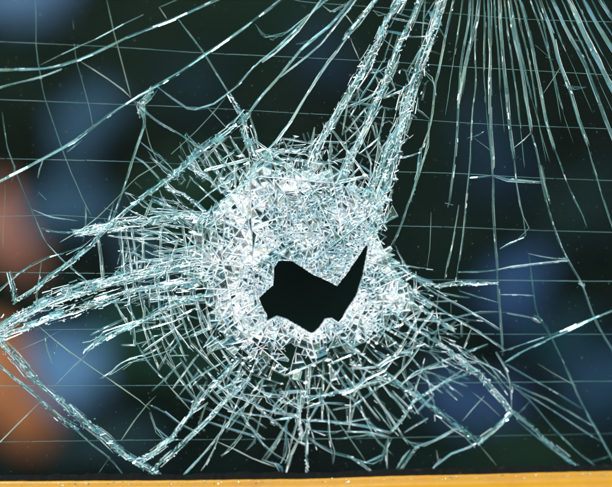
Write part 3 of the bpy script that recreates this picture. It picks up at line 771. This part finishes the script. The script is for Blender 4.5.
def crack_shape(b, kind, wd, tone, pts):
    P = Path(pts, {'h': .25, 'f': .35, 'g': .18, 'b': .5}[kind])
    L = P.L
    if kind == 'h':
        lane(b, P, 0, L, 0, wd * .75, (tone * .6, tone, tone), 6, 20, rng.uniform(-1.5, 1.5), gap=.03, jit=.05, cont=True)
        return
    if kind in 'fg':
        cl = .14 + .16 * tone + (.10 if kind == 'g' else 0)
        # the clear fracture face, then a bright and a dull rim, and glints painted as whiter chips at random spots
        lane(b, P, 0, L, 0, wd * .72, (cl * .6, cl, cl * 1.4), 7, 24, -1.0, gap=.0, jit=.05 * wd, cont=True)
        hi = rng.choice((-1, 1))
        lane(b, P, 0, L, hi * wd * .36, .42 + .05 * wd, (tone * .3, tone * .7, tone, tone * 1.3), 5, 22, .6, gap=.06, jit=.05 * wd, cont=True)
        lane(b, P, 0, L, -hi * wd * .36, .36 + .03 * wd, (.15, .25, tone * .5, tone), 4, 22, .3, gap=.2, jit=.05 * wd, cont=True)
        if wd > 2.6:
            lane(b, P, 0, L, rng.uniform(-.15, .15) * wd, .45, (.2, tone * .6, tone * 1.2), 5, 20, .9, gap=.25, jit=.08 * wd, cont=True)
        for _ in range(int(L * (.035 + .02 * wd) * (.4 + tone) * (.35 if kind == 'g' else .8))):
            s = rng.uniform(0, L); ln = rng.uniform(1.5, 7)
            xa, ya, ua, va = P.at(s); o = rng.uniform(-.4, .4) * wd
            facet(b, xa - va * o, ya + ua * o, xa - va * o + ua * ln, ya + ua * o + va * ln, rng.uniform(.4, .8) + .08 * wd, tone * rng.choice((.5, 1, 1.6)), rng.uniform(0, 2), .4)
        return
    # bundle: many narrow lanes, cross-fractured, its outline breathing
    wd *= 1.7
    n = max(2, int(wd * 1.0))
    ph = rng.uniform(0, 6.28)
    env = lambda s: .75 + .28 * math.sin(s * .055 + ph) + .17 * math.sin(s * .17 + ph * 2)
    for k in range(n):
        off = (-.5 + (k + .5) / n) * wd
        s = 0
        while s < L:
            ln = rng.uniform(10, 46)
            lane(b, P, s, min(L, s + ln), off * env(s) + rng.gauss(0, .1 * wd), rng.uniform(.45, 1.05), (tone * .18, tone * .35, tone * .8, tone * 1.1, tone * 1.4), 3, 18, rng.uniform(-1.5, 2.5), gap=.18, jit=.22, tilt=.38, ang=.05, cont=rng.random() < .6)
            s += ln
    lane(b, P, 0, L, 0, wd * .55, (.12, .2, .28), 5, 14, -1.8, gap=.1, jit=.1 * wd)
    for _ in range(int(L * .09 * wd ** .8)):
        s = rng.uniform(0, L); xa, ya, ua, va = P.at(s)
        an = rng.choice((-1, 1)) * rng.uniform(.25, 1.1); hw = wd * .45 * env(s)
        o = rng.uniform(-1, 1) * hw
        h = min(rng.uniform(.8, 1.0 + wd * .32), (hw * 1.05 - abs(o)) / max(.2, abs(math.sin(an))) + .5)
        ca, sa = math.cos(an), math.sin(an)
        vx, vy = ua * ca - va * sa, ua * sa + va * ca
        x, y = xa - va * o, ya + ua * o
        facet(b, x - vx * h, y - vy * h, x + vx * h, y + vy * h, rng.uniform(.4, .9), tone * rng.choice((.2, .5, 1, 1.3)), rng.uniform(0, 3), .4)
    for _ in range(int(L * .05 * wd)):
        s = rng.uniform(0, L); xa, ya, ua, va = P.at(s); o = rng.gauss(0, .3) * wd * env(s)
        flake(b, xa - va * o, ya + ua * o, rng.uniform(.4, 1.1), ua, va, tone * rng.choice((.3, .7, 1.2)), rng.uniform(0, 3))

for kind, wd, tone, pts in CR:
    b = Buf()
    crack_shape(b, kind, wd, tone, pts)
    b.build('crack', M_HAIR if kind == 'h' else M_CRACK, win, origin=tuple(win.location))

# ------------------------------------------------------------------ mosaic of broken glass: convex pieces split again and again,
# finest at the hole, coarser outwards; every split is a crack that stops at older cracks
WEB = [(128, 226), (112, 262), (110, 300), (128, 335), (160, 372), (182, 408), (205, 432), (245, 436), (275, 448), (310, 452), (345, 446), (385, 440), (412, 420), (432, 400), (470, 402), (506, 410), (512, 386),
       (500, 352), (470, 318), (455, 300), (430, 283), (402, 262), (388, 248), (388, 215), (402, 160), (420, 110), (434, 60), (446, 10), (448, -10), (395, -10), (380, 30), (355, 75), (330, 118), (306, 132), (282, 138), (262, 146),
       (246, 130), (225, 135), (205, 150), (175, 178), (150, 200)]
def piece_area(x, y):
    """wanted size of a piece (square pixels)"""
    if inside(CRUSH, x, y):
        if 270 < x < 372 and 188 < y < 288: return 19
        return 30 if y < 338 else 60
    d = pdist(CRUSH, x, y)
    if y < 178 and x > 300: return 55 + d * 1.3
    return 42 + d * 2.6 + d * d * .06
def straddles(poly):
    s_ = [inside(HOLE, *p) for p in poly]
    if any(s_) and not all(s_): return True
    if any(inside(poly, *h) for h in HOLE): return True
    if all(s_): return False
    for i in range(len(poly)):
        p, q = poly[i], poly[(i + 1) % len(poly)]
        for t in (.25, .5, .75):
            if inside(HOLE, p[0] + (q[0] - p[0]) * t, p[1] + (q[1] - p[1]) * t): return True
    return False
chords, pieces = [], []
def split(poly, depth):
    cx = sum(p[0] for p in poly) / len(poly); cy = sum(p[1] for p in poly) / len(poly)
    A = area(poly)
    st = A < 900 and (straddles(poly) or (not inside(HOLE, cx, cy) and pdist(HOLE, cx, cy) < math.sqrt(A) * .7))
    lim = piece_area(cx, cy) * rng.choice((.45, .7, 1, 1, 1.5, 2.2))
    if straddles(poly): lim = 2.5 if cx > 350 and cy < 266 else 6
    elif st: lim = min(lim, 34)
    if A < lim or depth > 28:
        pieces.append((A, (cx, cy), poly)); return
    if A > 3000: far = False
    elif not inside(WEB, cx, cy) and all(not inside(WEB, *p) for p in poly) and A < 2500:
        return
    # extent along radial / tangential directions
    if cy < 185 and cx > 310:
        ux, uy = 0.42, -0.907
    else:
        rx, ry = cx - 308, cy - 288; L = math.hypot(rx, ry) + 1e-6; ux, uy = rx / L, ry / L
    er = [p[0] * ux + p[1] * uy for p in poly]; et = [-p[0] * uy + p[1] * ux for p in poly]
    lr, lt = max(er) - min(er), max(et) - min(et)
    el = 1.5 if (cy < 185 and cx > 310) else 1.15
    along = (lt * el > lr) if rng.random() < .85 else (lt < lr)
    an = rng.gauss(0, .28 if A > 260 else .55)
    if 270 < cx < 372 and 188 < cy < 288: an = rng.gauss(0, .8)
    dx, dy = (ux, uy) if along else (-uy, ux)
    ca, sa = math.cos(an), math.sin(an)
    dx, dy = dx * ca - dy * sa, dx * sa + dy * ca
    sp = math.sqrt(A) * .18
    ox, oy = cx + rng.gauss(0, sp), cy + rng.gauss(0, sp)
    nx, ny = -dy, dx
    A_, B_, cut = [], [], []
    for i in range(len(poly)):
        p, q = poly[i], poly[(i + 1) % len(poly)]
        dp = (p[0] - ox) * nx + (p[1] - oy) * ny; dq = (q[0] - ox) * nx + (q[1] - oy) * ny
        (A_ if dp <= 0 else B_).append(p)
        if dp * dq < 0:
            t = dp / (dp - dq)
            c_ = (p[0] + (q[0] - p[0]) * t, p[1] + (q[1] - p[1]) * t)
            A_.append(c_); B_.append(c_); cut.append(c_)
    if len(cut) != 2 or len(A_) < 3 or len(B_) < 3 or min(area(A_), area(B_)) < A * .08:
        if depth < 30: split(poly, depth + 1)
        else: pieces.append((A, (cx, cy), poly))
        return
    chords.append((cut[0], cut[1], A))
    split(A_, depth + 1); split(B_, depth + 1)
def area(p):
    return abs(sum(p[i][0] * p[(i + 1) % len(p)][1] - p[(i + 1) % len(p)][0] * p[i][1] for i in range(len(p)))) / 2
split([(60, -40), (560, -40), (560, 480), (60, 480)], 0)

# the cracks of the mosaic, clipped to the damaged part
b = Buf()
VOID = [[(166, 194), (195, 177), (224, 196), (213, 214), (196, 207)], [(182, 318), (196, 308), (206, 326), (192, 334)], [(196, 350), (212, 338), (226, 362), (216, 372)]]
def keep(x, y):
    return inside(WEB, x, y) and not any(inside(v_, x, y) for v_ in VOID) and not inside(HOLE, x, y) and pdist(HOLE, x, y) > .6
for (p, q, A) in chords:
    L = math.hypot(q[0] - p[0], q[1] - p[1])
    n = max(2, int(L / 2.5))
    run = []
    runs = []
    for i in range(n + 1):
        t = i / n
        x, y = p[0] + (q[0] - p[0]) * t, p[1] + (q[1] - p[1]) * t
        if keep(x, y): run.append((x, y))
        else:
            if len(run) > 1: runs.append(run)
            run = []
    if len(run) > 1: runs.append(run)
    for r in runs:
        a, z = r[0], r[-1]
        mx, my = (a[0] + z[0]) / 2, (a[1] + z[1]) / 2
        inn = inside(CRUSH, mx, my)
        dc = 0 if inn else pdist(CRUSH, mx, my)
        if A > 12000 and not inn: continue
        if not inn and rng.random() < min(.2, dc * .003): continue
        tn = max(.45, 1.3 - dc * .006)
        if inn:
            if A < 330 and rng.random() < .85: continue
            flap = 270 < mx < 372 and 188 < my < 288
            big = min(1.0, L / 25)
            P = Path([a, z], .2)
            lane(b, P, 0, P.L, 0, .4 + .4 * big, (.35, .8, 1, 1.1) if not flap else (.2, .45, .8, 1), 3, 12, 3.2, gap=.10, jit=.12, tilt=.45, cont=True)
        else:
            wd = rng.uniform(1.1, 2.1) + (.7 if A > 300 and rng.random() < .6 else 0) + (.9 if dc < 14 else .45 if dc < 32 else 0)
            crack_shape(b, 'f', wd, tn * rng.uniform(.6, 1.05), [a, z])
            if dc < 25 and rng.random() < .5:
                flake(b, a[0], a[1], rng.uniform(.7, 1.9), 1, 0, tn, 1)
# fine jagged cracks that spray outwards from the web
for q in range(95):
    a = math.radians(rng.choice((rng.gauss(184, 14), rng.gauss(184, 14), rng.uniform(12, 62), rng.uniform(60, 150), rng.uniform(205, 235))))
    r0 = rng.uniform(100, 160); r1 = r0 + rng.uniform(18, 85)
    pts_ = []
    r = r0
    while r < r1:
        pts_.append((306 + r * math.cos(a), 286 + r * math.sin(a)))
        r += rng.uniform(7, 16); a += rng.gauss(0, .022)
    pts_ = [p for p in pts_ if p[1] < edge_y(p[0]) - 8 and not any(inside(v_, *p) for v_ in VOID)]
    if len(pts_) > 2: crack_shape(b, 'f', rng.uniform(.9, 2.0), rng.uniform(.5, .95), pts_)
o = b.build('crack_web', M_CRACK, win, origin=tuple(win.location)); tag(o, kind='stuff')

# the pieces themselves, where the sheet is crushed
def shard(b, seed, poly):
    cx, cy = seed
    flap = 270 < cx < 372 and 188 < cy < 288
    outer = not inside(CRUSH, cx, cy)
    low = cy > 338 or outer
    dep = rng.uniform(-.25, .3)
    gx, gy = rng.gauss(0, .10), rng.gauss(0, .10)
    fz = .56 + .28 * math.sin(cx * .11 + 1.3 * math.sin(cy * .07)) + .26 * math.sin(cy * .13 + cx * .045 + 2) + .16 * math.sin(cx * .31 - cy * .27)
    r = rng.random()
    if flap:   ft = fz * rng.uniform(.2, .85) if r < .85 else rng.choice((.03, .9))
    elif low:  ft = rng.uniform(0, .12) if r < .55 else fz * rng.uniform(.2, .8)
    else:      ft = fz * rng.uniform(.5, 1.3) if r < .8 else rng.choice((.05, 1))
    et = (.55 + .5 * fz) * rng.uniform(.8, 1.25) if not flap else (.4 + .5 * fz) * rng.uniform(.7, 1.2)
    A = area(poly)
    rim = rng.uniform(.45, 1.2) * (1 if not low else .8)
    ins = max(.35, 1 - 2 * rim / math.sqrt(A))
    fr_, ou, bk = [], [], []
    for (x, y) in poly:
        dx, dy = x - cx, y - cy
        k = min(.95, ins * rng.uniform(.88, 1.1))
        fr_.append(b.pt(cx + dx * k, cy + dy * k, 2.4 + dep + gx * dx + gy * dy))
        ou.append(b.pt(cx + dx * .985, cy + dy * .985, 1.7 + dep + rng.uniform(-.5, .5)))
        bk.append(b.pt(cx + dx * .96, cy + dy * .96, -2.6 + dep))
    n = len(poly)
    b.face(tuple(fr_[::-1]), ft, 0)
    for k in range(n):
        j = (k + 1) % n
        b.face((fr_[k], fr_[j], ou[j], ou[k]), min(1, max(0, et + rng.uniform(-.45, .25))), 1)
        b.face((ou[k], ou[j], bk[j], bk[k]), et * .5, 1)
    b.face(tuple(bk), .1, 0)
def edge_keep(cx, cy):
    if inside(HOLE, cx, cy): return False
    if inside(CRUSH, cx, cy): return True
    return pdist(CRUSH, cx, cy) < rng.uniform(-14, 16 if cy < 330 else 22)
def snap(poly):
    """corners that reach into the hole are drawn back onto its broken edge"""
    r = []
    n = len(HOLE)
    for (x, y) in poly:
        if inside(HOLE, x, y):
            best = None
            for i in range(n):
                x0, y0 = HOLE[i]; x1, y1 = HOLE[(i + 1) % n]
                dx, dy = x1 - x0, y1 - y0
                t = max(0, min(1, ((x - x0) * dx + (y - y0) * dy) / (dx * dx + dy * dy)))
                q = (x0 + dx * t, y0 + dy * t); dd = math.hypot(q[0] - x, q[1] - y)
                if best is None or dd < best[0]: best = (dd, q)
            x, y = best[1]
            for h in HOLE:
                if math.hypot(h[0] - x, h[1] - y) < 2.0: x, y = h; break
        if not r or math.hypot(r[-1][0] - x, r[-1][1] - y) > .15: r.append((x, y))
    return r
pcs = []
for A, c_, q in pieces:
    if all(inside(HOLE, *p) for p in q): continue
    if any(inside(HOLE, *p) for p in q):
        q = snap(q)
        if len(q) < 3 or area(q) < .8: continue
        c_ = (sum(p[0] for p in q) / len(q), sum(p[1] for p in q) / len(q)); A = area(q)
        if inside(HOLE, *c_) and pdist(HOLE, *c_) > .25: continue
    elif not edge_keep(*c_): continue
    elif A < 40 and straddles(q) and sum(inside(HOLE, (q[i][0] + q[i - 1][0]) / 2, (q[i][1] + q[i - 1][1]) / 2) for i in range(len(q))) > 1: continue
    if c_[1] > 344 and pdist(HOLE, *c_) > 14 and rng.random() < .4: continue      # fallen out: dark gaps
    if A > .8: pcs.append((A, c_, q))
pcs.sort(key=lambda t: -t[0])
for a, s, q in pcs[:290]:
    b = Buf(); shard(b, s, q)
    o3 = P2(*s)
    b.build('glass_shard', [M_FACE, M_EDGE], win, origin=(o3[0], 0, o3[1]))
b = Buf()
for a, s, q in pcs[290:]: shard(b, s, q)
o = b.build('glass_crumbs', [M_FACE, M_EDGE], win, origin=tuple(win.location)); tag(o, kind='stuff')
print('pieces', len(pcs), 'chords', len(chords))

# crushed powder: fine chips over the ring, in drifts, with bare patches between
b = Buf()
cnt = 0
drift = [(rng.uniform(200, 410), rng.uniform(160, 370), rng.uniform(8, 24)) for _ in range(46)]
while cnt < 1000:
    cx, cy, r = rng.choice(drift)
    x, y = rng.gauss(cx, r), rng.gauss(cy, r)
    if inside(HOLE, x, y): continue
    dc = pdist(CRUSH, x, y); ins = inside(CRUSH, x, y)
    if not ins and (dc > 18 or rng.random() < dc / 12): continue
    rx, ry = x - 308, y - 288
    L = math.hypot(rx, ry) + 1e-6
    vx, vy = (-ry / L, rx / L) if rng.random() < .6 else (rx / L, ry / L)
    an = rng.gauss(0, .4); ca, sa = math.cos(an), math.sin(an)
    vx, vy = vx * ca - vy * sa, vx * sa + vy * ca
    dh = pdist(HOLE, x, y)
    tn = rng.choice((.25, .6, .9, 1.1))
    if rng.random() < .35:
        flake(b, x, y, min(rng.uniform(.3, 1.1), max(.3, dh * .4)), vx, vy, tn, rng.uniform(2.4, 4))
    else:
        h = rng.uniform(.8, 3.2) if rng.random() < .85 else rng.uniform(3, 8)
        h = min(h, max(.4, dh * .8))
        facet(b, x - vx * h, y - vy * h, x + vx * h, y + vy * h, rng.uniform(.28, .6), tn, rng.uniform(2.6, 3.6), .45)
    cnt += 1
# thin bright rim along the broken edge of the hole
P = Path(HOLE + [HOLE[0]], .15)
sgn = 1 if not inside(HOLE, *(lambda q: (q[0] - q[3] * 1.0, q[1] + q[2] * 1.0))(P.at(4))) else -1
lane(b, P, 0, P.L, sgn * .55, .8, (.5, .8, 1, 1), 2, 9, 1.5, gap=.05, jit=.15)
o = b.build('glass_splinters', M_CRACK, win, origin=tuple(win.location)); tag(o, kind='stuff')

# loose crumbs of glass and grit on the rubber seal
b = Buf()
for _ in range(900):
    x = rng.uniform(-20, 640); yy = edge_y(x) - rng.uniform(-.6, 3.2)
    s = rng.uniform(.3, 1.0) if rng.random() < .9 else rng.uniform(1, 1.8)
    b.sliver(x - s, yy + rng.uniform(-s, s), x + s, yy + rng.uniform(-s, s), s * 1.2, rng.choice((.05, .2, .5, .9)), d=rng.uniform(14.6, 17.0))
o = b.build('glass_grit', M_CRACK, fr_root, origin=tuple(fr_root.location)); tag(o, kind='stuff')
